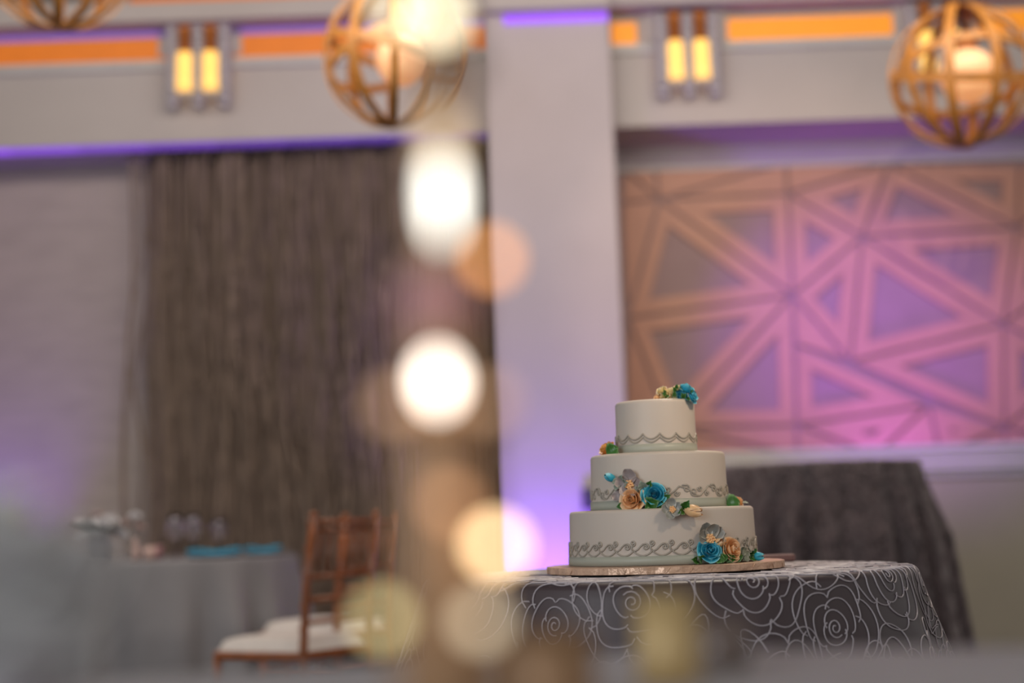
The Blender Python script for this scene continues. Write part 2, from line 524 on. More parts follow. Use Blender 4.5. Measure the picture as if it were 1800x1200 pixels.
# ------------------------------------------------------------------ curtain and hanging strands in the left recess
random.seed(4)
xa, xb = P(262, 600, 8.9).x, cx0 - 0.02
t = thing('drape', 'dark brown floor-length drape hanging behind the chairs', 'curtain', ((xa + xb) / 2, 8.86, 0))
wd = xb - xa
def dr(u, v):
    x = (u - 0.5) * wd
    y = 0.02 * math.sin(u * 2 * PI * 17 + 0.8 * math.sin(v * 3)) + 0.012 * math.sin(u * 2 * PI * 31 + 1.0 + v)
    return (x, y, 0.02 + v * (zs - 0.04))
MB().grid(dr, 300, 14).build('fabric', M['curtain'], t, fix=False)
MB().tube([(-wd / 2, 0.01, zs - 0.03), (wd / 2, 0.01, zs - 0.03)], 0.014, 8).build('rod', M['black'], t)
m = MB()
xs0 = P(232, 600, 8.75).x
N = 170
for i in range(N):
    u = (i + random.random()) / N
    x0 = xs0 + (xb - 0.05 - xs0) * (u ** 0.85)
    ph, am, fq = random.uniform(0, 7), random.uniform(0.01, 0.07), random.uniform(0.8, 2.4)
    dy = random.uniform(-0.07, 0.04)
    lean = random.uniform(-0.12, 0.12)
    pts_ = []
    for k in range(22):
        v = k / 21
        z = zs - 0.005 - v * (zs - 0.05)
        pts_.append((x0 + (am * math.sin(ph + fq * v * 6) + lean * v) * min(1, v * 3), 8.74 + dy + 0.02 * math.sin(ph + v * 9), z))
    m.tube(pts_, random.uniform(0.004, 0.010), 4)
o = m.build('hanging_strands', M['strand'], fix=False)
tag(o, 'tangle of thin brown willow strands hanging in front of drape', 'strands', kind='stuff')

# ------------------------------------------------------------------ sconces
def sconce(px, py, label):
    c = P(px, py, 8.5)
    t = thing('wall_sconce', label, 'sconce', (c.x, 8.5, c.z), 0, 'twin tube wall sconces')
    k = 8.5 / F_PX
    MB().box((-75 * k, -0.04, 12 * k), (75 * k, 0, 72 * k)).build('back_plate', M['wall'], t, smooth=False)
    for s in (-23, 23):
        prof = [(0.0, -58 * k), (15 * k, -58 * k), (16.5 * k, -52 * k), (15 * k, -40 * k), (14 * k, 4 * k), (13 * k, 10 * k), (0, 10 * k)]
        MB().lathe(prof, 20, (s * k, -0.10, 0)).build('glowing_tube', M['tube'], t)
        prof = [(0.0, 12 * k), (11 * k, 12 * k), (11 * k, 50 * k), (13 * k, 52 * k), (13 * k, 64 * k), (0, 64 * k)]
        MB().lathe(prof, 16, (s * k, -0.10, 0)).build('copper_sleeve', M['copper'], t)
        MB().lathe([(0, -74 * k), (6 * k, -74 * k), (7 * k, -60 * k), (0, -60 * k)], 12, (s * k, -0.10, 0)).build('finial', M['trim'], t)
    for s in (-46, 0, 46):
        for z0, z1, r in ((42, 62, 12), (22, 40, 12), (4, 20, 13), (-16, 2, 12), (-36, -18, 13), (-56, -38, 13), (-74, -60, 14), (-90, -77, 12)):
            prof = [(0, z0 * k), (r * k * 0.85, z0 * k), (r * k, (z0 + 3) * k), (r * k, (z1 - 3) * k), (r * k * 0.85, z1 * k), (0, z1 * k)]
            MB().lathe(prof, 14, (s * k, -0.095, 0)).build('glass_block', M['glassblock'], t)
        MB().lathe([(3 * k, -90 * k), (3 * k, 62 * k)], 8, (s * k, -0.095, 0)).build('rod', M['trim'], t)
    MB().box((-60 * k, -0.1, 18 * k), (60 * k, -0.03, 21 * k)).build('bracket', M['trim'], t, smooth=False)
    return t
sconce(354, 112, 'tube sconce above the brown drape, leftmost of the sconces')
sconce(1206, 92, 'tube sconce on the wall just right of the pale column')
sconce(1642, 76, 'tube sconce half hidden behind the right wooden orb pendant')

# ------------------------------------------------------------------ orb pendants
def orb(px, py, Y, Rpx, label, seed, bulb_off=(0, 0), rz=0):
    c = P(px, py, Y)
    R = Rpx * Y / F_PX
    t = thing('orb_pendant', label, 'pendant lamp', c, rz, 'wooden orb pendants')
    rnd = random.Random(seed)
    wdt, th = 0.125 * R, 0.03 * R
    def hoop(axis, rr):
        ax = V(axis).normalized()
        a = ax.orthogonal().normalized()
        b = ax.cross(a)
        n = 56
        vs, fs = [], []
        for k in range(n):
            d = a * math.cos(2 * PI * k / n) + b * math.sin(2 * PI * k / n)
            for (q, h) in ((rr, -wdt / 2), (rr, wdt / 2), (rr - th, wdt / 2), (rr - th, -wdt / 2)):
                vs.append(d * q + ax * h)
        for k in range(n):
            j = (k + 1) % n
            for e in range(4):
                f = (e + 1) % 4
                fs.append((k * 4 + e, k * 4 + f, j * 4 + f, j * 4 + e))
        bb = MB().add(vs, fs).build('wood_band', M['wood'], t, smooth=False)
    for k in range(5):
        a = PI * k / 5 - 0.16
        hoop((math.cos(a), math.sin(a), rnd.uniform(-0.05, 0.05)), R * (1 - 0.010 * k))
    for k, axs in enumerate(((0.12, -0.3, 1), (-0.10, 0.32, 1))):
        hoop(axs, R * (0.945 - 0.012 * k))
    k = Y / F_PX
    rb = 50 * k
    prof = [(0.001, -rb)] + [(rb * math.cos(a), rb * math.sin(a)) for a in [(-PI / 2) + PI * i / 16 for i in range(1, 16)]] + [(0.001, rb)]
    off = (bulb_off[0] * k, 0, -bulb_off[1] * k)
    MB().lathe(prof, 32, off).build('globe_bulb', M['glow_ball'], t)
    MB().lathe([(0.001, rb), (rb * 0.4, rb), (rb * 0.4, rb + 0.05), (0.02, rb + 0.06), (0.02, rb + 0.08), (0.001, rb + 0.08)], 16, off).build('socket', M['copper'], t)
    MB().tube([(off[0], 0, off[2] + rb + 0.07), (0, 0, R * 0.96)], 0.01, 8).build('inner_cord', M['black'], t)
    zc = CZ - c.z
    MB().tube([(0, 0, R * 0.96), (0, 0, zc - 0.03)], 0.008, 8).build('cord', M['black'], t)
    MB().lathe([(0.001, zc - 0.04), (0.05, zc - 0.035), (0.07, zc), (0.001, zc)], 20).build('canopy', M['copper'], t)
    return t
orb(1690, 134, 6.5, 132, 'wooden band orb pendant with peach globe, rightmost one', 1, (12, 0), -0.29)
orb(692, 98, 6.5, 132, 'wooden band orb pendant left of the pale column', 5, (25, 0), 0.9)
orb(105, -72, 6.2, 134, 'wooden band orb pendant in the top left corner', 8, (0, 0), 1.7)

# ------------------------------------------------------------------ tablecloths
def cloth_fn(R, ztop, drop, flare, amp, seed, n1=11, n2=17, edge=0.012):
    rnd = random.Random(seed)
    p = [rnd.uniform(0, 7) for _ in range(5)]
    def fold(t):
        return 0.55 * math.cos(n1 * t + p[0] + 0.5 * math.sin(3 * t + p[3])) + 0.35 * math.cos(n2 * t + p[1]) + 0.35 * math.cos(5 * t + p[2])
    def S(th, s, lift=0.0):
        if s <= R:
            rad, z, nr, nz = s, ztop, 0.0, 1.0
        else:
            d = s - R
            q = min(d / (edge * 1.57), 1.0) * PI / 2
            if d <= edge * 1.57:
                rad, z = R + edge * math.sin(q), ztop - edge * (1 - math.cos(q))
            else:
                rad, z = R + edge, ztop - edge - (d - edge * 1.57)
            g = max(0, d - edge)
            k = min(1.0, g / 0.30) ** 1.1
            rad += flare * g + amp * k * (0.6 + fold(th)) * (1 + 0.6 * g)
            nr, nz = math.sin(q), math.cos(q)
        rad += lift * nr
        z += lift * nz
        return V((rad * math.cos(th), rad * math.sin(th), z))
    return S, R + edge * 0.57 + drop


def cloth_mesh(S, R, smax, nth, nd, ntop=8):
    ss = [R * (i / ntop) for i in range(1, ntop + 1)]
    e = 0.012 * 1.57
    ss += [R + e * (i / 4) for i in range(1, 5)]
    ss += [R + e + (smax - R - e) * (i / nd) for i in range(1, nd + 1)]
    vs, fs = [S(0, 0)], []
    for s in ss:
        for k in range(nth):
            vs.append(S(2 * PI * k / nth, s))
    for k in range(nth):
        fs.append((0, 1 + k, 1 + (k + 1) % nth))
    for i in range(len(ss) - 1):
        for k in range(nth):
            k2 = (k + 1) % nth
            a, b = 1 + i * nth, 1 + (i + 1) * nth
            fs.append((a + k, b + k, b + k2, a + k2))
    return MB().add(vs, fs)


def rose_lines(cx, cy, R, rnd):
    out = []
    a0 = rnd.uniform(0, 7)
    pts_ = []
    for i in range(26):
        u = i / 25
        a = a0 + u * 2 * PI * 1.7
        r = R * (0.03 + 0.15 * u)
        pts_.append((cx + r * math.cos(a), cy + r * math.sin(a)))
    out.append(pts_)
    for (rr, n) in ((0.3, 2), (0.52, 3), (0.76, 4), (1.02, 5)):
        b0 = rnd.uniform(0, 7)
        for k in range(n):
            c0 = b0 + 2 * PI * k / n
            spn = 2 * PI / n * rnd.uniform(0.95, 1.15)
            w1, w2 = rnd.uniform(0, 7), rnd.uniform(0.01, 0.03)
            pts_ = []
            for i in range(19):
                u = i / 18
                bulge = math.sin(PI * u) ** 0.55
                r = R * (rr * (0.72 + 0.30 * bulge) + w2 * math.sin(w1 + u * 10))
                a = c0 + spn * u
                pts_.append((cx + r * math.cos(a), cy + r * math.sin(a)))
            out.append(pts_)
    for k in range(2):
        a = rnd.uniform(0, 7)
        pts_ = []
        for i in range(12):
            u = i / 11
            r = R * (0.95 + 0.55 * u)
            aa = a + 0.5 * math.sin(u * 3)
            pts_.append((cx + r * math.cos(aa), cy + r * math.sin(aa)))
        out.append(pts_)
    return out


def embroider(S, smin, smax, spacing, rose_r, rad, seed, n=4, lift=0.0012, fn=rose_lines, front_only=None):
    rnd = random.Random(seed)
    m = MB()
    k = int(smax / spacing) + 2
    for j in range(-k, k + 1):
        for i in range(-k, k + 1):
            x = (i + (0.5 if j % 2 else 0)) * spacing + rnd.uniform(-0.12, 0.12) * spacing
            y = j * spacing * 0.87 + rnd.uniform(-0.12, 0.12) * spacing
            s = math.hypot(x, y)
            if s < smin or s > smax:
                continue
            for ln in fn(x, y, rose_r * rnd.uniform(0.85, 1.1), rnd):
                pts_ = []
                for (a, b) in ln:
                    ss = math.hypot(a, b)
                    if ss > smax:
                        break
                    pts_.append(S(math.atan2(b, a), ss, lift))
                if len(pts_) > 2:
                    m.tube(pts_, rad, n, ends=False)
    return m


TZ = 0.76
# cake table
ct = P(1172, 1003, 2.87)
S1, sm1 = cloth_fn(0.452, 0.0, TZ - 0.004, 0.15, 0.042, 3)
o = thing('tablecloth', 'dark satin cloth with silver rose outlines on the cake table', 'tablecloth', (ct.x, ct.y, TZ))
cloth_mesh(S1, 0.452, sm1, 360, 46).build('fabric', M['cloth'], o)
embroider(S1, 0.24, 1.15, 0.178, 0.094, 0.00135, 12).build('rose_embroidery', M['cord'], o, fix=False)

# cocktail table behind
c2 = P(1440, 818, 6.2)
def ruffle_lines(cx, cy, R, rnd):
    out = []
    for rr in (0.2, 0.4, 0.6, 0.8, 1.0):
        a0 = rnd.uniform(0, 7)
        for q in range(2):
            pts_ = []
            for i in range(13):
                a = a0 + q * PI + i / 12 * 2.8
                r = R * (rr + 0.05 * math.sin(a * 5 + rr * 9))
                pts_.append((cx + r * math.cos(a), cy + r * math.sin(a)))
            out.append(pts_)
    return out
S2, sm2 = cloth_fn(0.395, 0.0, c2.z - 0.004, 0.09, 0.042, 9, 17, 23)
o = thing('tablecloth', 'tall plum cloth with ruffled rosettes right behind the cake', 'tablecloth', (c2.x, 6.2, c2.z))
cloth_mesh(S2, 0.395, sm2, 260, 30).build('fabric', M['cloth2'], o)
embroider(S2, 0.30, 1.46, 0.125, 0.062, 0.0042, 21, n=3, lift=0.002, fn=ruffle_lines).build('rosettes', M['ruffle'], o, fix=False)

# far guest table
c3 = P(231, 980, 7.0)
S3, sm3 = cloth_fn(0.76, 0.0, TZ - 0.004, 0.03, 0.040, 14, 17, 23)
o = thing('tablecloth', 'grey linen cloth on the guest table with turquoise napkins', 'tablecloth', (c3.x, c3.y, TZ))
cloth_mesh(S3, 0.76, sm3, 260, 22).build('fabric', M['greycloth'], o)

# guest table the camera looks across
S4, sm4 = cloth_fn(0.9, 0.0, TZ - 0.004, 0.03, 0.03, 16, 13, 19)
o = thing('tablecloth', 'pale grey cloth of the nearest table along bottom picture edge', 'tablecloth', (0.05, 0.22, TZ))
cloth_mesh(S4, 0.9, sm4, 220, 16).build('fabric', M['frontcloth'], o)

# ------------------------------------------------------------------ sugar flowers
def petal_mesh(name, m_, r0, r1, h, w_, curl=0.0, nu=8, nv=6):
    def fn(u, v):
        uu = 2 * u - 1
        wid = w_ * (0.45 + 0.75 * math.sin(PI * min(v, 0.8) / 1.6)) * (1 - 0.25 * max(0, v - 0.7) / 0.3)
        a = uu * wid
        z = h * v * (1 - 0.22 * abs(uu) ** 2.2 * v)
        r = r0 + (r1 - r0) * math.sin(v * PI / 2) ** 0.85 + curl * max(0, v - 0.65) ** 2 * 6 + 0.04 * uu * uu * v
        z -= curl * max(0, v - 0.7) ** 2 * 5
        return (r * math.cos(a), r * math.sin(a), z)
    at = lambda u, v: max(0.0, min(1.0, max((v - 0.8) / 0.2, (abs(2 * u - 1) - 0.82) / 0.18 * v)))
    return MB().grid(fn, nu, nv, at).mesh(name, m_)


def core_mesh(name, m_):
    def fn(u, v):
        a = u * 4.2 * PI
        r = (0.03 + 0.21 * u) * (1.0 - 0.12 * v)
        return (r * math.cos(a), r * math.sin(a), v * (0.98 - 0.14 * u))
    return MB().grid(fn, 34, 3, lambda u, v: 0.8 if v > 0.9 else 0).mesh(name, m_)


def bud_mesh(name, m_):
    def fn(u, v):
        a = (2 * u - 1) * 1.05 * (1 - 0.35 * v)
        r_ = 0.06 + 0.34 * math.sin(PI * (0.12 + 0.80 * v)) ** 0.9
        return (r_ * math.cos(a), r_ * math.sin(a), 1.15 * v * (1 - 0.12 * abs(2 * u - 1) ** 2))
    return MB().grid(fn, 7, 7, lambda u, v: max(0.0, (v - 0.8) / 0.2)).mesh(name, m_)


_pm = {}
def petals_for(key):
    if key not in _pm:
        m_ = M[key]
        _pm[key] = (core_mesh('rose_core', m_), petal_mesh('petal', m_, 0.12, 0.32, 0.92, 1.25), petal_mesh('petal', m_, 0.2, 0.52, 0.84, 1.0, 0.03), petal_mesh('petal', m_, 0.25, 0.74, 0.68, 0.85, 0.08), petal_mesh('petal', m_, 0.3, 0.94, 0.44, 0.72, 0.14), bud_mesh('petal', m_))
    return _pm[key]


def orient(d, spin=0.0):
    return V(d).normalized().to_track_quat('Z', 'Y') @ Quaternion((0, 0, 1), spin)


def place(name, me, parent, loc, quat=None, sc_=1.0):
    o = link(name, me, parent, loc)
    o.rotation_mode = 'QUATERNION'
    if quat:
        o.rotation_quaternion = quat
    o.scale = (sc_,) * 3
    return o


def rose(key, parent, loc, d, size, rnd, full=True, name='rose'):
    e = part_empty(name, parent, loc, orient(d, rnd.uniform(0, 6)))
    e.scale = (size,) * 3
    core, p1, p2, p3, p4, pb = petals_for(key)
    place('petal_core', core, e, (0, 0, 0))
    layers = ((p1, 3), (p2, 4), (p3, 5), (p4, 5)) if full else ((pb, 4),)
    for me, n in layers:
        a0 = rnd.uniform(0, 6)
        for k in range(n):
            q = Quaternion((0, 0, 1), a0 + 2 * PI * k / n + rnd.uniform(-0.15, 0.15)) @ Quaternion((0, 1, 0), rnd.uniform(-0.08, 0.12))
            place('petal', me, e, (0, 0, 0.0), q, rnd.uniform(0.92, 1.06))
    return e


def leaf_mesh(m_):
    def fn(u, v):
        wv = 0.38 * math.sin(PI * v ** 0.8) ** 0.9
        uu = 2 * u - 1
        ruf = 0.085 * math.sin(v * 24) * abs(uu)
        return (v, uu * wv, 0.16 * abs(uu) * wv / 0.38 + 0.22 * math.sin(v * 2.4) + ruf)
    return MB().grid(fn, 6, 10, lambda u, v: max(0, (abs(2 * u - 1) - 0.7) / 0.3)).mesh('leaf', m_)


LEAF = {k: leaf_mesh(M[k]) for k in ('leaf', 'sage', 'stemgreen')}


def leaf(parent, loc, d, up, size, key='leaf', wide=1.0):
    x = V(d).normalized()
    z = V(up)
    z = (z - x * z.dot(x)).normalized()
    y = z.cross(x)
    q = Matrix((x, y, z)).transposed().to_quaternion()
    o = place('leaf', LEAF[key], parent, loc, q)
    o.scale = (size, size * wide, size)
    return o


_bp = {}
def blossom(key, parent, loc, d, size, rnd, n=5, span=2 * PI, a0=0.0, center='peach'):
    if key not in _bp:
        def fn(u, v):
            uu = 2 * u - 1
            wv = 0.46 * math.sin(PI * (0.08 + 0.84 * v) ** 1.0) ** 0.6
            return (0.08 + v * 0.92, uu * wv, 0.28 * (v - 0.35) ** 2 * 2 + 0.12 * uu * uu + 0.03 * math.sin(uu * 9) * v)
        at = lambda u, v: max(0, min(1, max((v - 0.85) / 0.15, (abs(2 * u - 1) - 0.8) / 0.2)))
        _bp[key] = MB().grid(fn, 8, 8, at).mesh('petal', M[key])
    e = part_empty('blossom', parent, loc, orient(d))
    e.scale = (size,) * 3
    for k in range(n):
        q = Quaternion((0, 0, 1), a0 + span * k / n) @ Quaternion((0, 1, 0), rnd.uniform(-0.3, -0.05))
        place('petal', _bp[key], e, (0, 0, 0.02 * k), q, rnd.uniform(0.85, 1.05))
    if center:
        if 'ctr' not in _bp:
            m_ = MB()
            for i in range(16):
                a, r = i * 2.4, 0.055 * math.sqrt(i)
                m_.lathe([(0.0, 0.0), (0.06, 0.02), (0.07, 0.14), (0.03, 0.2), (0, 0.21)], 6, (r * math.cos(a), r * math.sin(a), 0.05))
            _bp['ctr'] = m_.mesh('stamens', M[center])
        place('stamens', _bp['ctr'], e, (0, 0, 0.03), None, 1.3)
    return e


# ------------------------------------------------------------------ the cake
KY = 2.87
k_ = KY / F_PX
cake = thing('wedding_cake', 'three-tier pale grey cake with turquoise and peach sugar roses', 'cake', (0, 0, 0))
bc = P(1169, 996, KY)
board_top = TZ + 0.017
board = thing('cake_board', 'round board wrapped in crinkled rose gold foil under cake', 'cake board', (bc.x, KY, TZ + 0.0032))
rb = 204 * k_
rnd = random.Random(2)
def foil(u, v):
    a = u * 2 * PI
    r = rb + 0.0012 * math.sin(a * 23) + 0.0010 * math.sin(a * 41 + 1)
    prof = ((r - 0.0015, 0.0), (r, 0.001), (r, 0.0125), (r - 0.0015, 0.0138), (r - 0.02, 0.0138), (0.001, 0.0138))
    i = min(int(round(v * 5)), 5)
    q = prof[i]
    return (q[0] * math.cos(a), q[0] * math.sin(a), q[1])
MB().grid(foil, 180, 5).build('foil_wrap', M['foil'], board, smooth=False)
m = MB()
for i in range(34):
    a = 2 * PI * (i + rnd.uniform(-0.4, 0.4)) / 34
    da = rnd.uniform(-0.05, 0.05)
    m.tube([((rb + 0.0004) * math.cos(a + da * q), (rb + 0.0004) * math.sin(a + da * q), 0.001 + 0.011 * q) for q in (0, 0.33, 0.66, 1)], [0.0002, 0.0007, 0.0008, 0.0002], 4)
m.build('foil_creases', M['foil'], board, fix=False)

tiers = []
z = board_top + 0.0008
for (cxp, cyp, Rpx, ztop_px) in ((1163.5, 945, 160, 894), (1157.5, 850, 117.5, 798), (1152.5, 755, 69.5, 706)):
    c = P(cxp, cyp, KY)
    R = Rpx * k_
    zt = P(cxp, ztop_px, KY).z
    tiers.append((c.x, KY, R, z, zt))
    z = zt
for (x, y, R, z0, z1) in tiers:
    h = z1 - z0
    e = 0.007
    prof = [(0.001, 0.0), (R * 1.012, 0.0), (R * 1.012, 0.002), (R * 1.006, h * 0.4), (R * 0.998, h - e)]
    prof += [(R * 0.998 - e + e * math.cos(a), h - e + e * math.sin(a)) for a in (0.3, 0.6, 0.9, 1.2, 1.57)]
    prof += [(R * 0.5, h), (0.001, h)]
    MB().lathe(prof, 96).build('tier', M['fondant'], cake, (x, y, z0))
    bh = 0.017
    prof = [(R * 1.010, 0.0005), (R * 1.024, 0.001), (R * 1.026, bh * 0.5), (R * 1.022, bh), (R * 1.006, bh)]
    MB().lathe(prof, 96).build('fondant_band', M['band'], cake, (x, y, z0))


def on_tier(ti, s, h, out=0.0):
    """s: arc metres from the front of the tier, h: height over its base"""
    x, y, R, z0, z1 = tiers[ti]
    f = h / (z1 - z0)
    r = R * (1.011 - 0.012 * f) + out
    a = s / R - PI / 2
    return V((x + r * math.cos(a), y + r * math.sin(a), z0 + h))


def piping(ti, lines, n_units, rad=0.0016):
    x, y, R, z0, z1 = tiers[ti]
    U = 2 * PI * R / n_units
    m_ = MB()
    for q in range(n_units):
        for ln in lines:
            m_.tube([on_tier(ti, (q + a) * U, b, 0.0008) for a, b in ln], rad, 5)
    return m_.build('piping', M['piping'], cake, fix=False)


def arc(x0, x1, y, sag, n=12, p=1.0):
    return [(x0 + (x1 - x0) * i / n, y - sag * math.sin(PI * i / n) ** p) for i in range(n + 1)]


def spiral(cx, cy, r, a0, turns, asp, n=16, dirn=1):
    return [(cx + r * (1 - 0.8 * i / n) * math.cos(a0 + dirn * turns * 2 * PI * i / n) * asp, cy + r * (1 - 0.8 * i / n) * math.sin(a0 + dirn * turns * 2 * PI * i / n)) for i in range(n + 1)]


# top tier: two rows of swags
piping(2, [arc(0, 1, 0.0365, 0.0105, 12, 0.8), arc(0.02, 0.98, 0.0295, 0.0095, 12, 0.8)], 15)
# middle tier: running scrolls with curls
U1 = 2 * PI * tiers[1][2] / 13
a1 = 1 / U1
wave = [(i / 20, 0.0305 + 0.0105 * math.sin(2 * PI * i / 20 - PI / 2) * (0.8 + 0.2 * math.sin(i))) for i in range(21)]
piping(1, [wave,
           [(0.50, 0.0410)] + spiral(0.63, 0.0345, 0.0075, 1.9, 1.35, a1, 16, -1),
           [(0.98, 0.0205)] + spiral(0.86, 0.0285, 0.0075, -1.4, 1.3, a1, 16, -1),
           spiral(0.32, 0.0262, 0.0055, 0.4, 1.2, a1, 14, -1),
           spiral(0.08, 0.0345, 0.0058, 2.8, 1.2, a1, 14, 1)], 13)
# bottom tier: waves with curls over a row of swags
U0 = 2 * PI * tiers[0][2] / 32
a0_ = 1 / U0
crest = [(0.0, 0.0265), (0.12, 0.0270), (0.25, 0.0295), (0.38, 0.0345), (0.52, 0.0385)]
piping(0, [arc(0, 1, 0.0275, 0.0095, 12, 0.7),
           crest + spiral(0.66, 0.0335, 0.0062, 2.0, 1.4, a0_, 18, -1)[1:],
           [(1.0, 0.0268), (0.92, 0.0300)] + spiral(0.98, 0.0405, 0.0055, -1.9, 1.25, a0_, 16, 1),
           ], 32)

# --- flowers
rnd = random.Random(11)
def tp(ti, px, py):
    x, y, R, z0, z1 = tiers[ti]
    p = on_cyl(px, py, x, y, R * 1.012)
    n = V((p.x - x, p.y - y, 0)).normalized()
    return p, n
def rs(ti, px, py, key, spx, tilt=(0, 0, 0), full=True, dep=0.2, name='rose'):
    p, n = tp(ti, px, py)
    s = spx * k_
    return rose(key, cake, p + n * 0.005, n + V(tilt), s * 1.12, rnd, full, name)
def lf(ti, px, py, ang, spx, key='leaf', wide=1.0, out=0.6):
    """ang: picture angle of the leaf tip, degrees, 0 = right, 90 = up"""
    p, n = tp(ti, px, py)
    side = V((-n.y, n.x, 0))
    if side.x < 0:
        side = -side
    a = math.radians(ang)
    d = side * math.cos(a) + V((0, 0, 1)) * math.sin(a) + n * out
    return leaf(cake, p + n * 0.005, d, n, spx * 1.15 * k_, key, wide)
def bl(ti, px, py, key, spx, n=5, span=2 * PI, a0=0.0, tilt=(0, 0, 0), center='peach', out=0.004):
    p, nn = tp(ti, px, py)
    return blossom(key, cake, p + nn * out, nn + V(tilt), spx * k_, rnd, n, span, a0, center)

# middle cluster, tumbling over the edge of the bottom tier
lf(1, 1092, 845, 200, 12, 'sage', 1.2); lf(1, 1096, 846, 60, 14, 'sage', 1.1); lf(1, 1092, 850, 260, 14, 'sage', 1.0); lf(1, 1100, 850, 10, 14, 'sage', 1.2)
rs(1, 1083, 843, 'blue', 17, (-0.5, 0, 0.6), False, name='rosebud')
bl(1, 1110, 852, 'mauvegrey', 26, 5, a0=0.3)
bl(1, 1095, 868, 'mauvegrey', 18, 4, a0=2.0, center=None)
lf(1, 1135, 860, 110, 17, 'sage', 1.2); lf(1, 1140, 858, 60, 16, 'leaf'); lf(1, 1128, 862, 140, 12, 'sage')
lf(1, 1102, 888, 190, 14, 'leaf'); lf(1, 1108, 892, 240, 12, 'leaf')
rs(1, 1116, 879, 'peach', 20, (-0.05, 0, 0.12))
rs(1, 1150, 871, 'blue', 19, (0.05, 0, 0.22))
lf(1, 1140, 890, 20, 26, 'leaf', 1.3); lf(1, 1150, 884, 215, 20, 'leaf', 1.2); lf(1, 1156, 884, 325, 16, 'leaf', 1.2); lf(1, 1165, 878, 30, 16, 'leaf'); lf(1, 1168, 874, 60, 14, 'sage')
bl(0, 1181, 896, 'grey', 19, 5, a0=0.5, tilt=(0, 0, 0.2), out=0.005)
lf(0, 1198, 894, 55, 18, 'leaf', 1.0); lf(0, 1200, 897, 200, 14, 'leaf', 1.0)
p, n = tp(0, 1203, 896)
rose('peach', cake, p + n * 0.006, V((1.0, -0.35, -0.12)), 24 * k_, rnd, False, 'rosebud')
p, n = tp(0, 1208, 897)
rose('peach', cake, p + n * 0.006, V((1.0, -0.45, -0.2)), 21 * k_, rnd, False, 'rosebud')

# bottom cluster by the board
bl(0, 1244, 947, 'grey', 28, 4, a0=0.6, span=3.0)
bl(0, 1260, 943, 'grey', 14, 4, a0=0.6, center=None)
rs(0, 1257, 957, 'peach', 15, (0, 0, 0.4), False, name='rosebud')
lf(0, 1256, 962, 250, 12, 'leaf'); lf(0, 1262, 958, 300, 12, 'sage')
rs(0, 1243, 974, 'blue', 18, (-0.1, 0, 0.28), dep=0.0)
rs(0, 1277, 967, 'peach', 19, (0.1, 0, 0.18), dep=0.0)
for (a, b, c, d) in ((1222, 986, 170, 14), (1224, 984, 205, 12), (1232, 987, 150, 16), (1256, 987, 0, 18), (1252, 988, 340, 18), (1266, 986, 30, 16), (1272, 988, 350, 16), (1284, 986, 20, 16)):
    lf(0, a, b, c, d, 'leaf', 1.1, 0.7)
bl(0, 1303, 978, 'sage', 13, 5, a0=0.2, center=None); bl(0, 1299, 970, 'sage', 10, 4, a0=1.2, center=None)
lf(0, 1312, 975, 60, 15, 'leaf'); lf(0, 1314, 978, 120, 12, 'leaf'); lf(0, 1312, 984, 330, 14, 'leaf')
p, n = tp(0, 1316, 978)
rose('blue', cake, p + n * 0.008, n + V((0.9, 0, 0)), 17 * k_, rnd, False, 'rosebud')

# on top
x, y, R, z0, z1 = tiers[2]
def topf(px, py, key, spx, d, dy=0.0, full=True, name='rose'):
    p = P(px, py, KY - 0.03 + dy)
    p.z = max(p.z, z1 + 0.002)
    p.y -= 0.012
    return rose(key, cake, p, d, spx * 1.15 * k_, rnd, full, name)
topf(1165, 700, 'cream', 12, (-0.5, -0.7, 0.7)); topf(1163, 690, 'cream', 9, (-0.6, -0.4, 0.8)); topf(1176, 699, 'cream', 12, (-0.1, -1, 0.35)); topf(1190, 687, 'cream', 9, (0, -0.3, 1))
topf(1180, 690, 'cream', 8, (0, -0.4, 1)); topf(1157, 704, 'peach', 8, (-0.8, -0.5, 0.4))
topf(1194, 699, 'blue', 11, (0, -1, 0.3)); topf(1203, 690, 'blue', 14, (0.4, -0.3, 0.9)); topf(1211, 699, 'blue', 13, (0.9, -0.5, 0.4)); topf(1188, 697, 'blue', 8, (0, -1, 0.5))
for (a, b, dx, dz, s) in ((1170, 698, -0.6, 0.5, 14), (1184, 698, 0.2, 0.9, 14), (1186, 690, -0.4, 0.9, 14), (1200, 700, 0.5, 0.6, 14), (1188, 684, 0.2, 1.0, 12), (1206, 703, 0.4, -0.4, 12), (1174, 704, -0.3, 0.6, 12), (1200, 702, -0.3, 0.8, 14), (1212, 690, 0.8, 0.4, 10), (1168, 692, -0.3, 1, 10)):
    p = P(a, b, KY - 0.045)
    p.z = max(p.z, z1 + 0.001)
    leaf(cake, p + V((0, -0.006, 0)), (dx, -0.4, dz), (0, -1, 0.4), s * 0.8 * k_, 'leaf', 0.9)
# left, on the middle tier
x, y, R, z0, z1 = tiers[1]
p = P(1071, 795, KY - 0.02); p.z = z1 + 0.008
rose('orange', cake, p, (-0.7, -0.25, 0.55), 17 * k_, rnd)
p = P(1066, 796, KY - 0.045); p.z = z1 + 0.003
leaf(cake, p, (0.9, -0.2, 0.35), (0, -1, 0.2), 24 * k_, 'leaf', 1.5)
leaf(cake, p + V((0.004, 0, 0)), (0.8, -0.3, 0.0), (0, -1, 0.3), 20 * k_, 'leaf', 1.3)
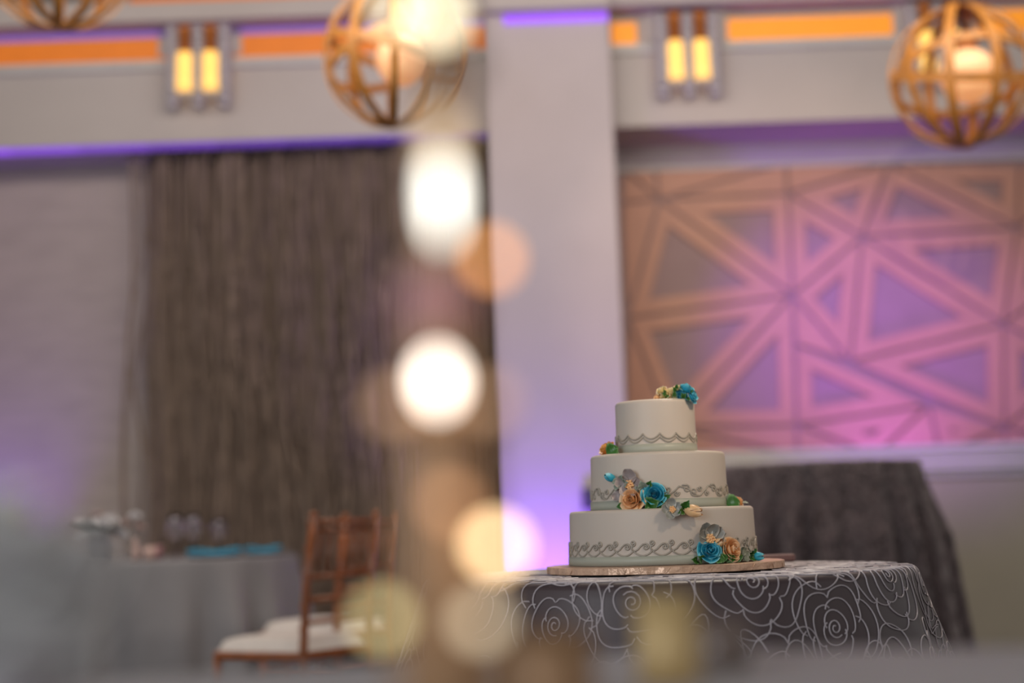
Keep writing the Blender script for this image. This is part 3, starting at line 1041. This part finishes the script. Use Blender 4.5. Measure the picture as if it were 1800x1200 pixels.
# right, on the bottom tier
x, y, R, z0, z1 = tiers[0]
p = P(1284, 884, KY - 0.03); p.z = z1 + 0.009
rose('cream', cake, p, (0.4, -0.3, 0.8), 13 * k_, rnd)
p = P(1297, 888, KY - 0.03); p.z = z1 + 0.006
rose('peach', cake, p, (0.8, -0.3, 0.5), 11 * k_, rnd)
p = P(1277, 888, KY - 0.055); p.z = z1 + 0.004
leaf(cake, p, (1, -0.1, 0.12), (0, -1, 0.2), 24 * k_, 'leaf', 1.6)
leaf(cake, p + V((0.002, 0.004, 0.004)), (0.3, 0, 0.9), (0, -1, 0.2), 16 * k_, 'sage', 1.0)
p = P(1302, 890, KY - 0.03); p.z = z1 + 0.003
leaf(cake, p, (1, -0.2, -0.1), (0, -0.3, 1), 14 * k_, 'sage', 1.0)

# cake server behind the board
p = P(1372, 984, 3.16)
srv = thing('cake_server', 'mauve handled cake server lying behind the foil board', 'cake server', (p.x, 3.16, TZ + 0.003), 0.12)
bevel(MB().box((-0.075, -0.012, 0), (0.03, 0.012, 0.016)).build('handle', M['mauve'], srv, smooth=False), 0.004)
m = MB().prism([(-0.075, -0.008), (-0.10, -0.025), (-0.19, -0.028), (-0.22, 0), (-0.19, 0.028), (-0.10, 0.025), (-0.075, 0.008)], lambda a, b, d: (a, b, d), 0.006, 0.009)
m.build('blade', M['china'], srv, smooth=False)

# ------------------------------------------------------------------ chairs
def chair_proto(label):
    t = thing('chiavari_chair', label, 'chair', (0, 0, 0), 0, 'chiavari chairs at the guest table')
    W_ = M['chairwood']
    hw, dp = 0.195, 0.40
    # local: seat front toward -y, back at +y... back posts at y=0
    for s in (-1, 1):
        pp = [(s * hw, 0.02, 0), (s * hw, 0, 0.44), (s * hw * 0.98, 0.015, 0.68), (s * hw * 0.96, 0.05, 0.915)]
        post = MB().tube(pp, [0.012, 0.016, 0.015, 0.014], 8)
        for zz in (0.52, 0.60, 0.71, 0.80, 0.89):
            f = (zz - 0.44) / 0.475
            post.lathe([(0.014, -0.008), (0.019, 0), (0.014, 0.008)], 8, (s * hw * (1 - 0.04 * f), 0.045 * f * f, zz))
        post.build('back_post', W_, t)
        MB().lathe([(0.015, 0), (0.018, 0.008), (0.012, 0.018), (0.001, 0.02)], 10, (s * hw * 0.96, 0.05, 0.912)).build('finial', W_, t)
        MB().tube([(s * hw * 0.97, -dp, 0.0), (s * hw, -dp, 0.2), (s * hw, -dp, 0.42)], [0.011, 0.015, 0.016], 8).build('leg', W_, t)
        for zz in (0.16, 0.26):
            MB().tube([(s * hw, 0.015, zz), (s * hw, -dp, zz)], 0.009, 6).build('stretcher', W_, t)
    for zz, yy in ((0.895, 0.047), (0.865, 0.04), (0.70, 0.02), (0.62, 0.01), (0.54, 0.004)):
        MB().tube([(-hw * 0.97, yy, zz), (hw * 0.97, yy, zz)], 0.0095, 8).build('rail', W_, t)
    for k in range(6):
        x = -hw * 0.97 + 2 * hw * 0.97 * (k + 1) / 7
        MB().tube([(x, 0.04, 0.865), (x, 0.02, 0.70)], [0.007, 0.007], 6).build('spindle', W_, t)
    for yy in (0.01, -dp):
        for zz in (0.18, 0.28):
            MB().tube([(-hw, yy, zz), (hw, yy, zz)], 0.009, 6).build('stretcher', W_, t)
    bevel(MB().box((-hw - 0.015, -dp - 0.015, 0.405), (hw + 0.015, 0.0, 0.44)).build('seat', W_, t, smooth=False), 0.01)
    def cu(u, v):
        a, b = 2 * u - 1, 2 * v - 1
        e = (1 - abs(a) ** 6) * (1 - abs(b) ** 6)
        return (a * hw * 1.02, -dp / 2 + b * dp * 0.52 - 0.012, 0.44 + 0.05 * max(0, e) ** 0.35)
    c = MB().grid(cu, 14, 14)
    c.grid(lambda u, v: ((2 * u - 1) * hw * 1.02, -dp / 2 + (2 * v - 1) * dp * 0.52 - 0.012, 0.4405), 2, 2)
    c.build('cushion', M['cushion'], t)
    return t


ch = chair_proto('mahogany chiavari chair with ivory cushion, the nearer of two')
near = P(533, 1125, 5.3)
far_ = P(628, 1110, 5.62)
# back runs right and away; seat front points left and away
al = math.radians(31)
wdir = V((math.sin(al), math.cos(al), 0))
fwd = V((-math.cos(al), math.sin(al), 0))
def set_chair(o, pnear):
    c = pnear + wdir * 0.195
    o.location = (c.x, c.y, 0)
    # local -y -> fwd
    o.rotation_euler = (0, 0, math.atan2(fwd.y, fwd.x) + PI / 2)
set_chair(ch, near)
ch2 = copy_tree(ch)
ch2['label'] = 'mahogany chiavari chair half hidden behind the nearer chair'
set_chair(ch2, P(592, 1110, 6.25))

# ------------------------------------------------------------------ place setting on the guest table
def plate(px, py, Y, label, seed):
    p = P(px, py, Y)
    t = thing('dinner_plate', label, 'plate', (p.x, Y, TZ + 0.002), 0, 'plates on the guest table')
    MB().lathe([(0.001, 0), (0.08, 0), (0.14, 0.012), (0.142, 0.014), (0.135, 0.015), (0.085, 0.005), (0.001, 0.005)], 40).build('rim', M['china'], t)
    return t
def napkin(px, py, Y, label, rz, L=0.2):
    p = P(px, py, Y)
    t = thing('folded_napkin', label, 'napkin', (p.x, Y, TZ + 0.0175), rz, 'turquoise napkins')
    def nf(u, v):
        return ((u - 0.5) * L, (v - 0.5) * 0.11, 0.012 + 0.010 * math.sin(u * 9) * 0.5 + 0.010 * math.sin(PI * v))
    b = MB().grid(nf, 16, 6)
    b.grid(lambda u, v: ((u - 0.5) * L, (v - 0.5) * 0.11, 0.0), 2, 2)
    b.build('upper_fold', M['teal'], t)
    MB().box((-L / 2 + 0.01, -0.06, 0.0), (L / 2 - 0.02, 0.06, 0.008)).build('lower_fold', M['teal'], t, smooth=False)
    return t
plate(380, 975, 6.62, 'grey dinner plate under the wide turquoise napkin', 1)
napkin(378, 972, 6.62, 'wide turquoise napkin on the nearer grey plate', 0.1, 0.24)
plate(465, 970, 6.95, 'grey dinner plate nearest the chairs under short napkin', 2)
napkin(462, 968, 6.95, 'short turquoise napkin nearest the chair backs', 0.2, 0.17)

def goblet(px, py, Y, label, h=0.19, k=1.0):
    p = P(px, py, Y)
    t = thing('wine_glass', label, 'glass', (p.x, Y, TZ + 0.0005), 0, 'glasses on the guest table')
    MB().lathe([(0.001, 0), (0.034 * k, 0.0), (0.034 * k, 0.003), (0.006, 0.008), (0.005, h * 0.42), (0.001, h * 0.43)], 20).build('stem', M['glass'], t)
    MB().lathe([(0.001, h * 0.43), (0.022 * k, h * 0.47), (0.038 * k, h * 0.62), (0.038 * k, h * 0.78), (0.031 * k, h), (0.029 * k, h), (0.036 * k, h * 0.78), (0.036 * k, h * 0.63), (0.020 * k, h * 0.49), (0.001, h * 0.45)], 24).build('bowl', M['glass'], t)
    return t
goblet(308, 975, 6.75, 'wine glass left of the turquoise napkins, left of the pair', 0.2)
goblet(340, 975, 6.8, 'wine glass left of the turquoise napkins, right of the pair', 0.2)
goblet(385, 965, 7.2, 'single wine glass behind the wide turquoise napkin', 0.18)

p = P(172, 990, 6.7)
bq = thing('flower_vase', 'low vase of white and blush roses on the guest table', 'flowers', (p.x, 6.7, TZ + 0.0005))
MB().lathe([(0.001, 0), (0.04, 0), (0.055, 0.05), (0.045, 0.1), (0.05, 0.11), (0.046, 0.11), (0.04, 0.1), (0.001, 0.1)], 24).build('vase', M['china'], bq)
rnd = random.Random(5)
for i in range(12):
    a, r = i * 2.4, 0.035 * math.sqrt(i)
    d = V((r * math.cos(a) * 9, r * math.sin(a) * 9, 1.4))
    rose('petalwhite' if i % 3 else 'petalpink', bq, (r * math.cos(a), r * math.sin(a), 0.15 + 0.04 * math.cos(i * 1.3) - r * 0.2), d, 0.038, rnd)
for i in range(9):
    a = i * 0.7
    leaf(bq, (0.05 * math.cos(a), 0.05 * math.sin(a), 0.11), (math.cos(a), math.sin(a), 0.4), (0, 0, 1), 0.09, 'stemgreen')
p = P(237, 990, 6.6)
sb = thing('bud_vase', 'slim bud vase with blush roses left of the wine glasses', 'vase', (p.x, 6.6, TZ + 0.0005))
MB().lathe([(0.001, 0), (0.02, 0), (0.024, 0.03), (0.010, 0.08), (0.012, 0.1), (0.001, 0.1)], 16).build('vase', M['petalpink'], sb)
for i, (dx, dz) in enumerate(((0, 0.2), (0.02, 0.15), (-0.03, 0.17))):
    MB().tube([(0, 0, 0.09), (dx, 0, dz)], 0.003, 5).build('stem', M['stemgreen'], sb)
    rose('petalpink' if i else 'petalwhite', sb, (dx, 0, dz - 0.01), (dx * 8, -0.3, 1), 0.028, rnd)
for px, Y, lab in ((262, 6.55, 'small pale votive cup right of the slim bud vase'), (275, 6.85, 'small mauve votive cup behind the pale votive cup')):
    p = P(px, 990, Y)
    t = thing('votive_cup', lab, 'candle holder', (p.x, Y, TZ + 0.0005), 0, 'votive cups on the guest table')
    MB().lathe([(0.001, 0), (0.026, 0), (0.032, 0.06), (0.029, 0.06), (0.024, 0.006), (0.001, 0.006)], 18).build('cup', M['mauveglass'] if 'mauve' in lab else M['petalpink'], t)
    MB().lathe([(0.001, 0.006), (0.022, 0.006), (0.024, 0.035), (0.001, 0.035)], 14).build('wax', M['petalwhite'], t)

# ------------------------------------------------------------------ uplights and small wall box
def uplight(loc, rz, label):
    t = thing('uplight', label, 'stage light', loc, rz, 'violet uplights')
    MB().lathe([(0.001, 0.0), (0.07, 0.0), (0.085, 0.02), (0.085, 0.13), (0.09, 0.135), (0.09, 0.15), (0.08, 0.15), (0.078, 0.14)], 24, (0, 0, 0.06)).build('housing', M['black'], t)
    MB().lathe([(0.078, 0.2), (0.001, 0.2)], 24).build('lens', M['lens'], t)
    MB().tube([(-0.1, 0, 0.13), (-0.1, 0, 0.0), (0.1, 0, 0.0), (0.1, 0, 0.13)], 0.008, 6).build('yoke', M['black'], t)
    return t
uplight((0.17, 8.06, 0.01), 0, 'small black violet uplight on the floor at the pale column')
uplight((-3.18, 8.40, 0.01), 0, 'small black violet uplight on the floor at the far left column')
p = P(1034, 876, 8.28)
t = thing('wall_box', 'small dark grey box on the pale column beside the cake', 'wall box', (p.x, 8.3, p.z))
bevel(MB().box((-0.035, -0.04, -0.06), (0.035, 0, 0.06)).build('housing', M['darkgrey'], t, smooth=False), 0.006)
MB().box((-0.02, -0.046, -0.02), (0.02, -0.04, 0.03)).build('cover', M['darkgrey'], t, smooth=False)

# ------------------------------------------------------------------ out-of-focus centrepiece close to the camera
YC = 0.555
kc = YC / F_PX
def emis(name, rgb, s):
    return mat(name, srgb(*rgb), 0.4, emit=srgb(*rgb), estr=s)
base = P(785, 1200, YC)
cp = thing('candelabra', 'tall blurred brass candelabra with beads glowing as highlights in front of camera', 'candelabra', (base.x, YC, TZ + 0.001))
O = V((base.x, YC, TZ + 0.001))
def L(px, py, dy=0.0):
    return P(px, py, YC + dy) - O
ax_ = [L(792, 1250), L(790, 1120), L(786, 960), L(782, 800), L(776, 640), L(776, 460), L(776, 260), L(776, 60), L(776, -120)]
zt = L(790, 1250).z
MB().lathe([(0.001, 0), (0.045, 0), (0.046, 0.004), (0.02, 0.012), (0.012, 0.02), (0.001, 0.02)], 28).build('foot', M['brass'], cp)
MB().tube([(0, 0, 0.015)] + ax_, [0.017, 0.020, 0.020, 0.018, 0.017, 0.013, 0.009, 0.009, 0.010, 0.009], 12).build('stem', M['brass'], cp)
def bead(px, py, rx, rz, m_, name='bead', dy=0.0):
    c = L(px, py, dy)
    a, b = rx * kc, rz * kc
    prof = [(0.0005, -b)] + [(a * math.cos(q), b * math.sin(q)) for q in [(-PI / 2) + PI * i / 12 for i in range(1, 12)]] + [(0.0005, b)]
    return MB().lathe(prof, 20).build(name, M[m_] if isinstance(m_, str) else m_, cp, c)
bead(790, 110, 62, 52, 'smoke')
bead(776, 175, 34, 60, 'gold')
bead(768, 535, 74, 66, 'mauveglass')
bead(778, 728, 112, 50, 'brass')
bead(786, 850, 44, 60, 'brass')
bead(788, 985, 56, 50, 'gold')
bead(780, 1130, 72, 60, 'gold')
highlight_glow = [  # self-lit beads standing in for blurred highlights on glass and metal
    (777, 345, 14, 62, (255, 252, 240), 7.5, 'highlight_drop'), (770, 670, 17, 30, (255, 240, 224), 13.0, 'highlight_drop'),
    (865, 455, 16, 18, (238, 160, 92), 7.5, 'glow_ball'), (872, 958, 20, 20, (255, 214, 160), 11.5, 'glow_ball'), (672, 1088, 18, 18, (214, 196, 140), 5.0, 'glow_ball'),
    (846, 1092, 20, 20, (196, 178, 150), 5.0, 'glow_ball'), (690, 712, 18, 18, (190, 150, 116), 3.4, 'glow_ball'), (862, 706, 18, 18, (190, 150, 116), 3.0, 'glow_ball'),
    (700, 14, 20, 20, (240, 220, 176), 6.0, 'glow_ball'), (768, 30, 22, 24, (244, 232, 196), 8.0, 'glow_ball'), (792, 885, 18, 18, (206, 150, 106), 3.4, 'glow_ball'), (880, 165, 18, 18, (170, 150, 140), 0.9, 'glow_ball'), (777, 250, 16, 40, (220, 190, 150), 2.6, 'highlight_drop')]
for i, (px, py, rx, rz, rgb, s, nm) in enumerate(highlight_glow):
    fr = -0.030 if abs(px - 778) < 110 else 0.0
    bead(px, py, rx * 1.25, rz * 1.15, emis('highlight_glow', rgb, s * 0.58), nm, fr)
    if fr == 0:
        a = L(px, py)
        zc = a.z - 0.012
        MB().tube([(ax_[4].x, 0, zc - 0.01), ((a.x + ax_[4].x) / 2, 0, zc - 0.008), (a.x, 0, a.z - 0.002)], 0.0011, 5).build('arm', M['brass'], cp)

# gold votives on the near table
def votive(px, Y, r, h, m_, label):
    p = P(px, 1100, Y)
    t = thing('gold_votive', label, 'candle holder', (p.x, Y, TZ + 0.0005), 0, 'votives on the near table')
    MB().lathe([(0.001, 0), (r * 0.94, 0), (r, 0.004), (r, h), (r * 0.92, h), (r * 0.9, 0.006), (0.001, 0.006)], 24).build('cup', M[m_], t)
    MB().lathe([(0.001, 0.006), (r * 0.88, 0.006), (r * 0.88, h * 0.6), (0.001, h * 0.6)], 20).build('wax', M['petalwhite'], t)
    MB().tube([(0, 0, h * 0.6), (0.001, 0, h * 0.75)], 0.001, 5).build('wick', M['black'], t)
votive(1172, 0.90, 0.019, 0.052, 'votive', 'blurred gold votive cup in front of the cake table cloth')
votive(1266, 1.0, 0.019, 0.030, 'smoke', 'low brown votive cup right of the gold votive cup')
votive(965, 0.80, 0.024, 0.040, 'brass', 'blurred brown votive cup left below the cake board')

# white roses at lower left, close to camera
p = P(22, 1150, 0.62)
bq = thing('rose_posy', 'blurred posy of white roses in the lower left corner', 'flowers', (p.x, 0.62, TZ + 0.0005))
MB().lathe([(0.001, 0), (0.02, 0), (0.026, 0.03), (0.022, 0.05), (0.025, 0.055), (0.022, 0.055), (0.001, 0.045)], 24).build('cup', M['china'], bq)
rnd = random.Random(9)
for (dx, dz, s, key) in ((-0.01, 0.062, 0.020, 'petalwhite'), (0.012, 0.058, 0.018, 'petalwhite'), (-0.032, 0.066, 0.020, 'petalwhite'), (0.0, 0.088, 0.016, 'petalwhite'), (-0.03, 0.09, 0.018, 'petalwhite'), (0.016, 0.078, 0.018, 'petalwhite'), (-0.012, 0.1, 0.016, 'petalwhite')):
    rose(key, bq, (dx, rnd.uniform(-0.015, 0.01), dz), (dx * 10, -0.6, 0.8), s * 1.35, rnd)
for i in range(3):
    a = i * 2.1
    leaf(bq, (0.02 * math.cos(a), 0.02 * math.sin(a), 0.05), (math.cos(a), math.sin(a), 0.3), (0, 0, 1), 0.022, 'stemgreen')
MB().tube([(0, 0, 0.05), (0.002, 0, 0.09), (0.008, 0, 0.112)], 0.0015, 5).build('stem', M['stemgreen'], bq)
rose('cream', bq, (0.008, 0, 0.11), (0, -0.5, 1), 0.010, rnd, False, 'rosebud')

# keep the lowest flowers on the board, not in it
bpy.context.view_layer.update()
for ch_ in [q for q in col.objects if q.parent == cake]:
    low = 9.0
    for g in [ch_] + [q for q in col.objects if q.parent == ch_]:
        if g.type == 'MESH':
            low = min(low, min((g.matrix_world @ v_.co).z for v_ in g.data.vertices))
    if low < board_top + 0.0008:
        ch_.location.z += board_top + 0.0008 - low
